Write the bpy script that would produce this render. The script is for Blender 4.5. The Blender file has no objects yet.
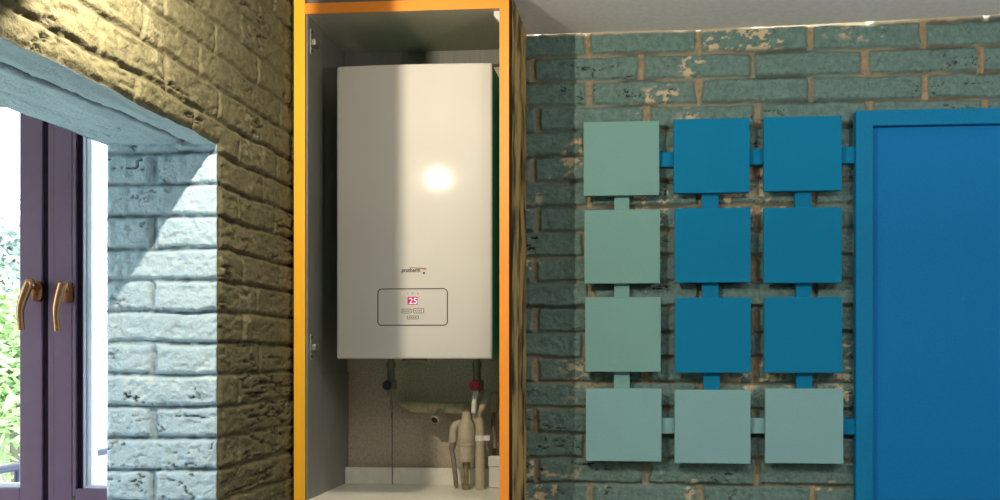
import bpy, bmesh, math, random
import numpy as np
from mathutils import Vector, Matrix

random.seed(7)
scn = bpy.context.scene
COL = scn.collection
CAMZ = 1.55
F, PX0, PY0 = 1000.0, 560.0, 355.0
TH = math.atan(0.083)
CT, ST = math.cos(TH), math.sin(TH)

# ------------------------------------------------------------------ measuring helpers
def ray(x, y):
    u = (x - PX0) / F
    return Vector((u * CT - ST, u * ST + CT, -(y - PY0) / F))
def PY(x, y, Y):
    d = ray(x, y); p = d * (Y / d.y); p.z += CAMZ; return p
def PX(x, y, X):
    d = ray(x, y); p = d * (X / d.x); p.z += CAMZ; return p

# ------------------------------------------------------------------ object helpers
def tag(o, label=None, cat=None, group=None, kind=None):
    if label: o['label'] = label
    if cat: o['category'] = cat
    if group: o['group'] = group
    if kind: o['kind'] = kind
    return o
def empty(name, loc=(0, 0, 0)):
    o = bpy.data.objects.new(name, None); COL.objects.link(o)
    o.location = loc; o.empty_display_size = 0.05
    return o
def link_mesh(name, me, mats, parent=None):
    o = bpy.data.objects.new(name, me); COL.objects.link(o)
    if not isinstance(mats, (list, tuple)): mats = [mats]
    for m in mats: me.materials.append(m)
    if parent is not None:
        o.parent = parent
        # geometry is given in world space: shift to the space of the parent chain
        w = Vector((0, 0, 0)); p = parent
        while p is not None:
            w += Vector(p.location); p = p.parent
        me.transform(Matrix.Translation(-w))
    return o
def build(name, bm, mats, parent=None, smooth=False, bevel=0.0, angle=40):
    if bevel > 0:
        bmesh.ops.remove_doubles(bm, verts=bm.verts, dist=1e-6)
        ed = [e for e in bm.edges if len(e.link_faces) == 2 and e.calc_face_angle(0) > math.radians(35)]
        bmesh.ops.bevel(bm, geom=ed, offset=bevel, segments=2, profile=0.5, affect='EDGES', clamp_overlap=True)
    bmesh.ops.recalc_face_normals(bm, faces=bm.faces)
    me = bpy.data.meshes.new(name); bm.to_mesh(me); bm.free()
    if smooth:
        for p in me.polygons: p.use_smooth = True
        try: me.set_sharp_from_angle(angle=math.radians(angle))
        except Exception: pass
    o = link_mesh(name, me, mats, parent)
    return o
def box(bm, x0, x1, y0, y1, z0, z1, mi=0):
    if x0 > x1: x0, x1 = x1, x0
    if y0 > y1: y0, y1 = y1, y0
    if z0 > z1: z0, z1 = z1, z0
    v = [bm.verts.new(c) for c in ((x0,y0,z0),(x1,y0,z0),(x1,y1,z0),(x0,y1,z0),(x0,y0,z1),(x1,y0,z1),(x1,y1,z1),(x0,y1,z1))]
    for f in ((0,3,2,1),(4,5,6,7),(0,1,5,4),(1,2,6,5),(2,3,7,6),(3,0,4,7)):
        fc = bm.faces.new([v[i] for i in f]); fc.material_index = mi
    return v
def bx(x0, x1, y0, y1, z0, z1):
    bm = bmesh.new(); box(bm, x0, x1, y0, y1, z0, z1); return bm
def tube(bm, pts, rad, seg=14, cap=True, flat=None):
    """swept tube through pts; rad is a number or a list; flat = (sx, sy) cross-section scale"""
    pts = [Vector(p) for p in pts]
    n = len(pts)
    R = rad if isinstance(rad, (list, tuple)) else [rad] * n
    fl = flat or (1, 1)
    prev = None; rings = []
    for i, p in enumerate(pts):
        t = (pts[min(i+1, n-1)] - pts[max(i-1, 0)]).normalized()
        if prev is None:
            a = Vector((1, 0, 0)) if abs(t.x) < .9 else Vector((0, 1, 0))
            u = (a - t * a.dot(t)).normalized()
        else:
            u = (prev - t * prev.dot(t)).normalized()
        prev = u; w = t.cross(u)
        rings.append([bm.verts.new(p + (u * math.cos(k*2*math.pi/seg) * fl[0] + w * math.sin(k*2*math.pi/seg) * fl[1]) * R[i]) for k in range(seg)])
    for a, b in zip(rings, rings[1:]):
        for k in range(seg):
            bm.faces.new((a[k], a[(k+1) % seg], b[(k+1) % seg], b[k]))
    if cap:
        bm.faces.new(rings[0][::-1]); bm.faces.new(rings[-1])
def lathe(bm, c, prof, seg=24, axis='Z'):
    """prof = [(r, h)...] about an axis through c"""
    c = Vector(c); rings = []
    for r, h in prof:
        ring = []
        for k in range(seg):
            a = 2*math.pi*k/seg; p, q = r*math.cos(a), r*math.sin(a)
            ring.append(bm.verts.new(c + (Vector((p, q, h)) if axis == 'Z' else Vector((p, h, q)) if axis == 'Y' else Vector((h, p, q)))))
        rings.append(ring)
    for a, b in zip(rings, rings[1:]):
        for k in range(seg): bm.faces.new((a[k], a[(k+1)%seg], b[(k+1)%seg], b[k]))
    bm.faces.new(rings[0][::-1]); bm.faces.new(rings[-1])
def smooth_path(pts, n=8):
    pts = [Vector(p) for p in pts]; out = []
    P = [pts[0]] + pts + [pts[-1]]
    for i in range(1, len(P)-2):
        for k in range(n):
            t = k/n; a, b, c, d = P[i-1], P[i], P[i+1], P[i+2]
            out.append(.5*((2*b)+(c-a)*t+(2*a-5*b+4*c-d)*t*t+(3*b-a-3*c+d)*t*t*t))
    out.append(pts[-1]); return out

# ------------------------------------------------------------------ materials
def new_mat(name):
    m = bpy.data.materials.new(name); m.use_nodes = True
    nt = m.node_tree; b = nt.nodes['Principled BSDF']
    return m, nt, b
def C3(c): return (c[0], c[1], c[2], 1)
def mat(name, col, rough=.6, metal=0, var=.12, scale=40, bump=0.0, bscale=200, spec=.4, col2=None, thr=None, stretch=None, bdist=.002):
    m, nt, b = new_mat(name); N = nt.nodes; L = nt.links
    b.inputs['Roughness'].default_value = rough; b.inputs['Metallic'].default_value = metal
    b.inputs['Specular IOR Level'].default_value = spec
    tc = N.new('ShaderNodeTexCoord'); src = tc.outputs['Object']
    if stretch:
        mp = N.new('ShaderNodeMapping'); mp.inputs['Scale'].default_value = stretch
        L.new(src, mp.inputs[0]); src = mp.outputs[0]
    no = N.new('ShaderNodeTexNoise'); no.inputs['Scale'].default_value = scale; no.inputs['Detail'].default_value = 6
    L.new(src, no.inputs['Vector'])
    cr = N.new('ShaderNodeValToRGB')
    c2 = col2 or tuple(min(1, c*(1+var)) for c in col); c1 = tuple(c*(1-var) for c in col) if not col2 else col
    lo, hi = thr or (.3, .7)
    cr.color_ramp.elements[0].position = lo; cr.color_ramp.elements[1].position = hi
    cr.color_ramp.elements[0].color = C3(c1); cr.color_ramp.elements[1].color = C3(c2)
    L.new(no.outputs['Fac'], cr.inputs[0]); L.new(cr.outputs[0], b.inputs['Base Color'])
    if bump > 0:
        n2 = N.new('ShaderNodeTexNoise'); n2.inputs['Scale'].default_value = bscale; n2.inputs['Detail'].default_value = 4
        L.new(src, n2.inputs['Vector'])
        bp = N.new('ShaderNodeBump'); bp.inputs['Strength'].default_value = bump; bp.inputs['Distance'].default_value = bdist
        L.new(n2.outputs['Fac'], bp.inputs['Height']); L.new(bp.outputs[0], b.inputs['Normal'])
    return m
def brick_mat(name, paint, paint2, mortar, chip, dark, rough=.75, bump=.5):
    """uses the per-vertex masks of the modelled brickwork (mortar, chip, crack)"""
    m, nt, b = new_mat(name); N = nt.nodes; L = nt.links
    b.inputs['Roughness'].default_value = rough; b.inputs['Specular IOR Level'].default_value = .25
    tc = N.new('ShaderNodeTexCoord')
    def attr(n):
        a = N.new('ShaderNodeAttribute'); a.attribute_name = n; return a.outputs['Fac']
    def mix(f, a, c):
        mx = N.new('ShaderNodeMix'); mx.data_type = 'RGBA'; L.new(f, mx.inputs[0])
        for sock, v in ((6, a), (7, c)):
            if isinstance(v, tuple): mx.inputs[sock].default_value = C3(v)
            else: L.new(v, mx.inputs[sock])
        return mx.outputs[2]
    no = N.new('ShaderNodeTexNoise'); no.inputs['Scale'].default_value = 55; no.inputs['Detail'].default_value = 8; no.inputs['Roughness'].default_value = .7
    L.new(tc.outputs['Object'], no.inputs['Vector'])
    cr = N.new('ShaderNodeValToRGB'); cr.color_ramp.elements[0].position = .35; cr.color_ramp.elements[1].position = .65
    cr.color_ramp.elements[0].color = (0, 0, 0, 1)
    L.new(no.outputs['Fac'], cr.inputs[0])
    c = mix(cr.outputs[0], paint, paint2)
    mn = mix(cr.outputs[0], tuple(v*.55 for v in mortar), mortar)
    c = mix(attr('mortar'), c, mn)
    c = mix(attr('chip'), c, chip)
    c = mix(attr('crack'), c, dark)
    L.new(c, b.inputs['Base Color'])
    n2 = N.new('ShaderNodeTexNoise'); n2.inputs['Scale'].default_value = 170; n2.inputs['Detail'].default_value = 6
    L.new(tc.outputs['Object'], n2.inputs['Vector'])
    bp = N.new('ShaderNodeBump'); bp.inputs['Strength'].default_value = bump; bp.inputs['Distance'].default_value = .006
    L.new(n2.outputs['Fac'], bp.inputs['Height']); L.new(bp.outputs[0], b.inputs['Normal'])
    return m
def emis_mat(name, col, s):
    m, nt, b = new_mat(name)
    b.inputs['Base Color'].default_value = C3(col); b.inputs['Emission Color'].default_value = C3(col); b.inputs['Emission Strength'].default_value = s
    return m

M = {}
M['ochre_brick'] = brick_mat('ochre_painted_brick', (.160,.150,.080), (.095,.088,.048), (.135,.125,.068), (.23,.215,.13), (.035,.028,.018))
M['blue_brick'] = brick_mat('pale_blue_painted_brick', (.50,.655,.74), (.42,.57,.67), (.37,.49,.55), (.60,.72,.78), (.03,.05,.06), bump=.6)
M['teal_brick'] = brick_mat('teal_painted_brick', (.175,.285,.265), (.10,.18,.17), (.46,.36,.225), (.60,.50,.33), (.010,.012,.014))
M['plaster'] = mat('grey_ceiling_paint', (.86,.85,.86), .9, var=.06, scale=60, bump=.15, bscale=300)
M['wall_paint'] = mat('room_wall_paint', (.45,.44,.40), .9, var=.05)
M['floor'] = mat('brown_floor', (.20,.13,.08), .5, var=.2, scale=8, stretch=(1, 8, 1))
M['white_panel'] = mat('white_enamel', (.70,.685,.63), .13, var=.02, scale=5, spec=.22)
M['boiler_side'] = mat('dark_green_side_sheet', (.06,.55,.27), .5, var=.15)
M['dark_line'] = mat('black_outline', (.015,.015,.018), .6)
M['cab_in'] = mat('grey_brown_laminate', (.235,.22,.19), .5, var=.1, scale=120)
M['cab_top'] = mat('olive_grey_laminate', (.46,.43,.34), .55, var=.1, scale=120)
M['cab_side'] = mat('dark_grey_laminate', (.20,.20,.19), .42, var=.1, scale=90, stretch=(1, 1, .1))
M['cab_back'] = mat('speckled_grey_brown_board', (.55,.46,.36), .75, var=.22, scale=160)
M['orange'] = mat('orange_edge_band', (1.0,.34,.035), .45, var=.04, scale=6)
M['orange_lit'] = mat('lit_orange_edge_band', (1.0,.52,.03), .45, var=.03, scale=6)  # same orange band, bright light on the left edge put into the colour
M['bark'] = mat('cracked_ochre_side', (.05,.032,.016), .8, col2=(.60,.40,.15), thr=(.36,.56), scale=13, stretch=(1, 1.2, .6), bump=.8, bscale=60, bdist=.004)
M['shelf'] = mat('cream_laminate_shelf', (.88,.85,.74), .35, var=.05, scale=60)
M['steel'] = mat('nickel_hinge', (.62,.60,.55), .35, metal=.9)
M['white_plastic'] = mat('white_plastic', (.78,.78,.74), .45, var=.03)
M['beige_plastic'] = mat('beige_plastic_pipe', (.52,.45,.32), .5, var=.12, scale=60)
M['dirty_pipe'] = mat('dusty_grey_pipe', (.22,.19,.15), .6, var=.2, scale=60)
M['brass'] = mat('dull_brass', (.35,.27,.15), .45, metal=.6)
M['red'] = mat('red_handle', (.55,.03,.05), .4)
M['navy'] = mat('navy_blue_handle', (.012,.02,.06), .45)
M['black'] = mat('black_rubber', (.01,.01,.012), .6)
M['hole'] = mat('rough_plaster', (.62,.50,.33), .9, var=.25, scale=70, bump=.8, bscale=90, bdist=.004)
M['tile_pale'] = mat('pale_teal_felt', (.20,.40,.385), .9, var=.10, scale=330, bump=.35, bscale=500, spec=.15)
M['tile_pale_blue'] = mat('pale_blue_grey_felt', (.235,.455,.49), .9, var=.10, scale=330, bump=.35, bscale=500, spec=.15)
M['tile_blue'] = mat('deep_blue_felt', (.002,.205,.42), .85, var=.12, scale=330, bump=.3, bscale=500, spec=.2)
M['door_blue'] = mat('blue_door_paint', (.002,.185,.50), .7, var=.07, scale=200, bump=.12, bscale=400, spec=.2)
M['frame_blue'] = mat('blue_casing_paint', (.002,.20,.44), .7, var=.07, scale=200, bump=.12, bscale=400, spec=.2)
M['win'] = mat('purple_brown_window_frame', (.15,.082,.13), .30, var=.06, scale=30, spec=.5)
M['win_dark'] = mat('dark_window_gasket', (.018,.008,.018), .85, spec=.08)
M['win_out'] = mat('white_outer_frame', (.72,.70,.80), .5, var=.02)
M['bronze'] = mat('bronze_handle', (.40,.20,.095), .25, metal=.95, var=.05)
M['rail'] = mat('violet_grey_railing', (.025,.022,.055), .5)
M['leaf'] = mat('bright_leaf', (.48,.62,.30), .7, var=.25, scale=5)
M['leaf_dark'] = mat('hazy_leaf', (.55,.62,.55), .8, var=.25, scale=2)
M['bark_trunk'] = mat('grey_trunk', (.2,.17,.14), .9)
M['lawn'] = mat('lawn', (.32,.40,.24), .9, var=.25, scale=2)
M['magenta'] = emis_mat('magenta_display', (.42,.0,.075), .40)
M['digit'] = emis_mat('pink_digit', (1.0,.65,.80), .9)
M['led_red'] = emis_mat('red_led', (.95,.25,.25), .8)
M['swoosh'] = mat('orange_swoosh', (.40,.13,.03), .5)
M['button_line'] = mat('grey_button_outline', (.06,.05,.045), .5)
M['lamp_metal'] = mat('white_lamp_metal', (.7,.7,.68), .4)
# window glass: mostly clear with a mirror-like reflection at grazing angles
m, nt, b = new_mat('clear_glass'); N = nt.nodes; L = nt.links
N.remove(b); out = N['Material Output']
tr = N.new('ShaderNodeBsdfTransparent'); tr.inputs[0].default_value = (.97,.98,.98,1)
gl = N.new('ShaderNodeBsdfGlossy'); gl.inputs['Roughness'].default_value = .02
lw = N.new('ShaderNodeFresnel'); lw.inputs[0].default_value = 1.3
mx = N.new('ShaderNodeMixShader'); L.new(lw.outputs[0], mx.inputs[0]); L.new(tr.outputs[0], mx.inputs[1]); L.new(gl.outputs[0], mx.inputs[2]); L.new(mx.outputs[0], out.inputs[0])
M['glass'] = m

# ------------------------------------------------------------------ noise + brickwork
rng = np.random.default_rng(11)
def vnoise(u, v, seed):
    r = np.random.default_rng(seed); T = r.random((256, 256))
    iu = np.floor(u).astype(int); iv = np.floor(v).astype(int); fu = u-iu; fv = v-iv
    fu = fu*fu*(3-2*fu); fv = fv*fv*(3-2*fv)
    g = lambda a, b: T[a & 255, b & 255]
    return (g(iu,iv)*(1-fu)+g(iu+1,iv)*fu)*(1-fv)+(g(iu,iv+1)*(1-fu)+g(iu+1,iv+1)*fu)*fv
def fbm(u, v, s, seed, o=4):
    t = 0; a = 1; n = 0
    for k in range(o):
        t = t + a*vnoise(u*s*2**k+17.3*k, v*s*2**k+9.1*k, seed+k); n += a; a *= .5
    return t/n*2-1
def sstep(a, b, x):
    t = np.clip((x-a)/(b-a), 0, 1); return t*t*(3-2*t)
def brickwork(u, v, row, ln, v0, joint, mh, mv, depth, rough, crack, chip, seed, warp=.003, missing=0.0, ew=.006, hpaint=None, jline=0.0, ckw=1.0, au=1.0):
    """u, v in metres. returns height (m), mortar, chip, crack masks.  joint(r) gives the phase of row r"""
    uu = u + warp*fbm(u, v, 14, seed+50, 3); vv = v + warp*fbm(u, v, 9, seed+60, 3)
    r = np.floor((vv-v0)/row).astype(int)
    fv = (vv-v0)-r*row
    ph = joint(r)
    cidx = np.floor((uu-ph)/ln).astype(int)
    fu = (uu-ph)-cidx*ln
    rr = np.random.default_rng(seed); T = rr.random((64, 64)); T2 = rr.random((64, 64)); T3 = rr.random((64, 64))
    b = lambda t: t[r & 63, cidx & 63]
    wv = mv*(0.55+.9*vnoise(u*20, v*20, seed+5)); wh = mh*(0.45+1.1*vnoise(u*16, v*30, seed+6))
    du = np.minimum(fu, ln-fu)-wv/2; dv = np.minimum(fv, row-fv)-wh/2
    if missing: du = np.where(T3[r & 63, (cidx + (fu > ln/2)) & 63] < missing, .05, du)
    d = np.minimum(du, dv)
    rag = .0025*fbm(u, v, 60, seed+7, 3)
    m = 1-sstep(-.0015, .0035, d+rag)
    edge = sstep(-.0015, ew, d+rag)
    h = depth*edge + (b(T)-.5)*depth*.55 + (b(T2)-.5)*.05*(fv-row/2)
    ua = u*au
    n = fbm(ua, v, 30, seed+20, 5)
    h = h + rough*n*(.45+.55*edge) + .75*rough*fbm(ua, v, 95, seed+25, 3) - .8*rough*sstep(.18, .42, fbm(ua, v*1.3, 55, seed+27, 3))
    # hand-made brick cracks: thin dark folds, stretched along the courses
    rid = np.abs(fbm(ua*.8+.35*v, v*2.4, 12, seed+30, 5)); zone = sstep(.02, .30, fbm(u, v, 5.5, seed+40, 3)+crack-.25)
    ck = (1-sstep(.004*ckw, .026*ckw, rid + .012*(vnoise(u*90, v*90, seed+33)-.5)))*zone*edge
    h = h - .007*ck
    cz = sstep(.0, .22, fbm(u, v, 6, seed+80, 3)+chip-.35)
    cp = sstep(.10, .22, fbm(u*.8, v*1.2, 75, seed+85, 4))*cz*(1-m)
    h = h - .0015*cp
    if jline:
        dc = np.minimum(fv, row-fv) + .0035*fbm(u, v, 45, seed+110, 3)
        lz = sstep(-.35, .15, fbm(u, v, 6, seed+112, 3))
        ln_ = (1-sstep(.0008, .0042, dc))*lz
        dcu = np.minimum(fu, ln-fu) + .003*fbm(u, v, 50, seed+114, 3)
        ln_ = np.maximum(ln_, (1-sstep(.0, .0035, dcu))*sstep(-.05, .2, fbm(u, v, 8, seed+116, 3))*(du < .04))
        ck = np.maximum(ck, ln_*jline); h = h - .0015*ln_*jline
    if hpaint is not None:
        mv_ = 1-sstep(-.0015, .0035, du+rag); mh_ = 1-sstep(-.0015, .0030, dv+rag)
        a_ = sstep(-.25, .30, fbm(u, v, 3.5, seed+90, 3)); b2 = sstep(-.2, .3, fbm(u, v*2, 5, seed+95, 3))
        m = np.maximum(mv_*(.65+.35*a_), mh_*(hpaint+.5*a_))
        ck = np.maximum(ck, mh_*b2*.55*(1-mv_))
    return h, m, cp, ck
def grid_arrays(n0, n1):
    i = np.arange(n0*n1).reshape(n0, n1)
    return np.stack([i[:-1,:-1], i[1:,:-1], i[1:,1:], i[:-1,1:]], -1).reshape(-1, 4)
class Sheets:
    """collects several height-field sheets and plain quads into ONE mesh"""
    def __init__(s): s.v=[]; s.f=[]; s.mi=[]; s.a={'mortar':[], 'chip':[], 'crack':[]}; s.n=0; s.sm=[]
    def add(s, co, faces, mi, masks=None, smooth=True):
        co = np.asarray(co, float).reshape(-1, 3); faces = np.asarray(faces)
        s.v.append(co); s.f.append(faces+s.n); s.mi.append(np.full(len(faces), mi)); s.sm.append(np.full(len(faces), smooth))
        for k in s.a: s.a[k].append(np.zeros(len(co)) if masks is None else np.asarray(masks[k], float).ravel())
        s.n += len(co)
    def quad(s, a, b, c, d, mi=0): s.add([a,b,c,d], [[0,1,2,3]], mi, smooth=False)
    def build(s, name, mats, parent=None):
        v = np.concatenate(s.v); f = np.concatenate(s.f); me = bpy.data.meshes.new(name)
        me.vertices.add(len(v)); me.vertices.foreach_set('co', v.ravel())
        me.loops.add(f.size); me.loops.foreach_set('vertex_index', f.ravel().astype(np.int32))
        me.polygons.add(len(f)); me.polygons.foreach_set('loop_start', (np.arange(len(f))*4).astype(np.int32))
        me.update(calc_edges=True)
        me.polygons.foreach_set('material_index', np.concatenate(s.mi).astype(np.int32))
        me.polygons.foreach_set('use_smooth', np.concatenate(s.sm).astype(bool))
        for k in s.a:
            at = me.attributes.new(k, 'FLOAT', 'POINT'); at.data.foreach_set('value', np.concatenate(s.a[k]).astype(np.float32))
        me.validate(); me.update()
        return link_mesh(name, me, mats, parent)

# ------------------------------------------------------------------ main dimensions
YB = 3.0                                   # back wall
YC = 2.60                                  # front of the cabinet
CABL = PY(294, 300, YC).x; CABR = PY(509, 300, YC).x
XW = CABL - .010                           # left wall plane
YR = PX(217, 300, XW-.0065).y                    # window reveal (faces the camera)
XRB = PY(107, 300, YR).x                   # back edge of the reveal
ZSOF = PX(217, 143.5, XW-.0065).z                  # lintel underside
ZC = PY(700, 30, YB).z                     # ceiling
XR, YF = 2.6, -1.9                         # right wall, front wall (behind the camera)
ROWL = (PX(217, 312, XW).z - PX(217, 472, XW).z)/5
V0L = PX(217, 375, XW).z
STEP = .0034

X700 = PY(700, 30, YB).x
def ceil_z(X): return ZC + .024*max(0.0, X-X700) if np.isscalar(X) else ZC + .024*np.maximum(0, X-X700)

# ------------------------------------------------------------------ setting
# left wall: ochre brick face with the opening, pale blue reveal and lintel underside
S = Sheets()
ymin, ymax, zmin = 1.30, YB, 1.05
u = np.arange(ymin, ymax+STEP, STEP); v = np.arange(zmin, ceil_z(XW)+.004, STEP)
# make a grid line fall exactly on the opening edges
u[np.argmin(abs(u-YR))] = YR; v[np.argmin(abs(v-ZSOF))] = ZSOF
U, V = np.meshgrid(u, v, indexing='ij')
LEN = .238
jl = lambda r: YR + np.where(r % 2 == 0, .0, LEN*.5) + .02*np.sin(r*2.3)
h, mo, cp, ck = brickwork(U, V, ROWL, LEN, V0L, jl, .006, .007, .0062, .0030, .42, .15, 3, warp=.007, missing=.15, jline=.85, ckw=2.0, au=.42)
edge = np.minimum(np.where(V >= ZSOF, 9, 9), 9.0)
dop = np.where(U < YR, np.maximum(V-ZSOF, 0), np.where(V < ZSOF, U-YR, np.hypot(U-YR, np.maximum(V-ZSOF,0))))
k = sstep(0, .014, dop)
h = (h-.006)*k - .007*(1-k)
def wob(t, sd): return .0075*fbm(t, t*0+.37, 9, sd, 4)
V = V + wob(U, 210)*(1-sstep(0, .03, np.abs(V-ZSOF)))*(U < YR+.03)*(1-sstep(-.02, .03, U-YR))
fc = grid_arrays(len(u), len(v))
ui, vi = np.divmod(fc[:, 0], len(v))
keep = ~((u[ui] < YR-1e-6) & (v[vi] < ZSOF-1e-6))
S.add(np.stack([XW+h, U, V], -1), fc[keep], 0, dict(mortar=mo*.7, chip=cp, crack=ck))
# reveal
u2 = np.linspace(XRB, XW-.0065, int((XW-XRB)/STEP)+1); U2, V2 = np.meshgrid(u2, np.append(np.arange(zmin, ZSOF, STEP), ZSOF+.004), indexing='ij')
w = XW-XRB
xj = PY(153, 300, YR).x
def jr(r): return np.where(r % 2 == 0, xj, XRB-.5)
h2, mo2, cp2, ck2 = brickwork(U2, V2, ROWL, 1.2, V0L, jr, .007, .014, .010, .0034, .45, .1, 21, warp=.005, jline=.8, ckw=1.6)
k2 = sstep(0, .012, XW-U2)*sstep(0, .012, U2-XRB+.002)
h2 = (h2-.004)*k2 - .0005*(1-k2)
S.add(np.stack([U2, YR-h2, V2], -1), grid_arrays(*U2.shape), 1, dict(mortar=mo2*.6, chip=cp2, crack=ck2*.9))
# lintel underside
u3 = np.arange(ymin, YR+STEP*1.5, STEP); x3 = np.linspace(XRB, XW-.0065, int(w/STEP)+1)
X3, Y3 = np.meshgrid(x3, u3, indexing='ij')
h3 = .007*fbm(X3, Y3*.5, 10, 91, 4) + .003*fbm(X3, Y3*.3, 45, 95, 3)
cl = np.abs(X3-(XW-.085+.02*fbm(X3*.2, Y3, 5, 97, 3)+.008*fbm(X3, Y3*.8, 28, 98, 4)) - .03*(Y3-1.8))
ck3 = (1-sstep(.003, .010, cl))*(.35+.65*sstep(-.45, -.1, fbm(X3, Y3, 6, 99, 2)))
rid = np.abs(fbm(X3*2.2, Y3*.7, 16, 101, 4)); ck3b = (1-sstep(.01, .04, rid))*sstep(.05, .3, fbm(X3, Y3, 6, 105, 3))
h3 = h3 - .012*ck3 - .004*ck3b
k3 = sstep(0, .016, XW-X3)
h3 = h3*k3*(1-.0) - wob(Y3, 210)*(1-sstep(0, .07, XW-.0065-X3))*(1-sstep(-.02, .03, Y3-YR)) - .02*wob(Y3*1.7, 215)*(1-sstep(0, .05, X3-XRB))
S.add(np.stack([X3, Y3, ZSOF-h3], -1), grid_arrays(*X3.shape)[:, ::-1], 1, dict(mortar=0*h3, chip=0*h3, crack=np.clip(ck3+.7*ck3b, 0, 1)))
# plain remainder of the wall: towards the camera, below, and the outer face
zt = ceil_z(XW)+.003
Y0O = .75
S.quad((XW,YR,0),(XW,YB,0),(XW,YB,zmin),(XW,YR,zmin))
S.quad((XW,YF,0),(XW,Y0O,0),(XW,Y0O,ZSOF),(XW,YF,ZSOF)); S.quad((XW,YF,ZSOF),(XW,ymin,ZSOF),(XW,ymin,zt),(XW,YF,zt))
S.quad((XRB,YR,0),(XW,YR,0),(XW,YR,zmin),(XRB,YR,zmin), 1)
S.quad((XRB,Y0O,0),(XW,Y0O,0),(XW,Y0O,ZSOF),(XRB,Y0O,ZSOF), 1); S.quad((XRB,Y0O,ZSOF),(XW,Y0O,ZSOF),(XW,ymin,ZSOF),(XRB,ymin,ZSOF), 1)
S.quad((XRB,YR,0),(XRB,YB,0),(XRB,YB,zt),(XRB,YR,zt), 1); S.quad((XRB,YF,0),(XRB,Y0O,0),(XRB,Y0O,zt),(XRB,YF,zt), 1); S.quad((XRB,Y0O,ZSOF),(XRB,YR,ZSOF),(XRB,YR,zt),(XRB,Y0O,zt), 1)
wl = S.build('wall_left', [M['ochre_brick'], M['blue_brick']])
tag(wl, 'ochre painted rough brick wall with pale blue window reveal', 'wall', kind='structure')

# back wall
S = Sheets()
x0, x1, z0 = CABR-.10, 2.30, PY(700, 510, YB).z
zc = lambda X: ceil_z(X)+.004
u = np.arange(x0, x1, STEP); v = np.arange(z0, ceil_z(x1)+.012, STEP)
U, V = np.meshgrid(u, v, indexing='ij')
ROWB = (PY(740, 52, YB).z-PY(740, 103, YB).z)/2
V0B = PY(740, 52, YB).z; LB = PY(868, 70, YB).x-PY(755, 70, YB).x
j1 = PY(755, 70, YB).x; j0 = PY(698, 40, YB).x
jb = lambda r: np.where(r % 2 == 0, j0, j1) + .008*np.sin(r*1.7)
h, mo, cp, ck = brickwork(U, V, ROWB, LB, V0B, jb, .0080, .017, .012, .0026, .26, -.02+.26*sstep(PY(700,100,YB).z+.02, PY(700,190,YB).z, V), 41, warp=.004, hpaint=.18)
capm = sstep(-.013, -.007, V-zc(U)+.004*fbm(U, V, 30, 140, 3))
cp = np.clip(cp+capm, 0, 1); ck = ck*(1-capm)
S.add(np.stack([U, YB-(h-.008), np.minimum(V, zc(U))], -1), grid_arrays(len(u), len(v)), 0, dict(mortar=mo*(1-capm), chip=cp, crack=ck))
zt = ZC+.05
S.quad((XW,YB,0),(x0+.01,YB,0),(x0+.01,YB,zt),(XW,YB,zt)); S.quad((x0,YB,0),(x1,YB,0),(x1,YB,z0+.004),(x0,YB,z0+.004)); S.quad((x1-.002,YB,0),(XR,YB,0),(XR,YB,zt),(x1-.002,YB,zt))
tag(S.build('wall_back', [M['teal_brick']]), 'teal painted brick wall with tan mortar behind the square tiles', 'wall', kind='structure')

def quad_obj(name, q, m, label=None, cat=None):
    bm = bmesh.new(); bm.faces.new([bm.verts.new(c) for c in q])
    me = bpy.data.meshes.new(name); bm.to_mesh(me); bm.free()
    return tag(link_mesh(name, me, m), label, cat, kind='structure')
Sc = Sheets()
for a_, b_ in ((XW, X700), (X700, XR)): Sc.quad((a_,YF,ceil_z(a_)),(a_,YB,ceil_z(a_)),(b_,YB,ceil_z(b_)),(b_,YF,ceil_z(b_)))
tag(Sc.build('ceiling', [M['plaster']]), 'grey painted ceiling above the teal brick wall', 'ceiling', kind='structure')
quad_obj('floor', [(XW,YF,0),(XR,YF,0),(XR,YB,0),(XW,YB,0)], M['floor'])
quad_obj('wall_right', [(XR,YF,0),(XR,YF,ZC+.06),(XR,YB,ZC+.06),(XR,YB,0)], M['wall_paint'])
quad_obj('wall_front', [(XW,YF,0),(XW,YF,ZC+.06),(XR,YF,ZC+.06),(XR,YF,0)], M['wall_paint'])

# ------------------------------------------------------------------ window in the bay behind the left wall
WD = Vector((1, .10, 0)).normalized(); WN = Vector((WD.y, -WD.x, 0))   # along the window / towards the room
WO = PY(48, 355, 2.70); WO.z = 0                                        # meeting line
def wpt(x, y, out=0.0):
    """point of the window plane (pushed 'out' towards the room) seen at a measured position"""
    d = ray(x, y); base = WO + WN*out
    t = base.dot(WN)/d.dot(WN); p = d*t; p.z += CAMZ; return p
def ws(x): return (wpt(x, 355)-WO).dot(WD)
def wbox(bm, s0, s1, o0, o1, z0, z1, mi=0):
    c = []
    for z in (z0, z1):
        for s_, o_ in ((s0,o0),(s1,o0),(s1,o1),(s0,o1)): 
            p = WO+WD*s_+WN*o_; c.append(bm.verts.new((p.x, p.y, z)))
    for f in ((0,3,2,1),(4,5,6,7),(0,1,5,4),(1,2,6,5),(2,3,7,6),(3,0,4,7)):
        fc_ = bm.faces.new([c[i] for i in f]); fc_.material_index = mi
ZG = wpt(90, 488).z; ZWT = 2.33; ZWB = ZG-.13
win = empty('window_1', (WO.x, WO.y, ZWB)); tag(win, 'purple brown double casement window with bronze handles', 'window', kind='structure')
s_l = ws(23.5); s_seam0, s_seam1 = ws(45.5), ws(51); s_in = ws(76); s_g = ws(84)
SL, SR = s_l-.62, .40
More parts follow.
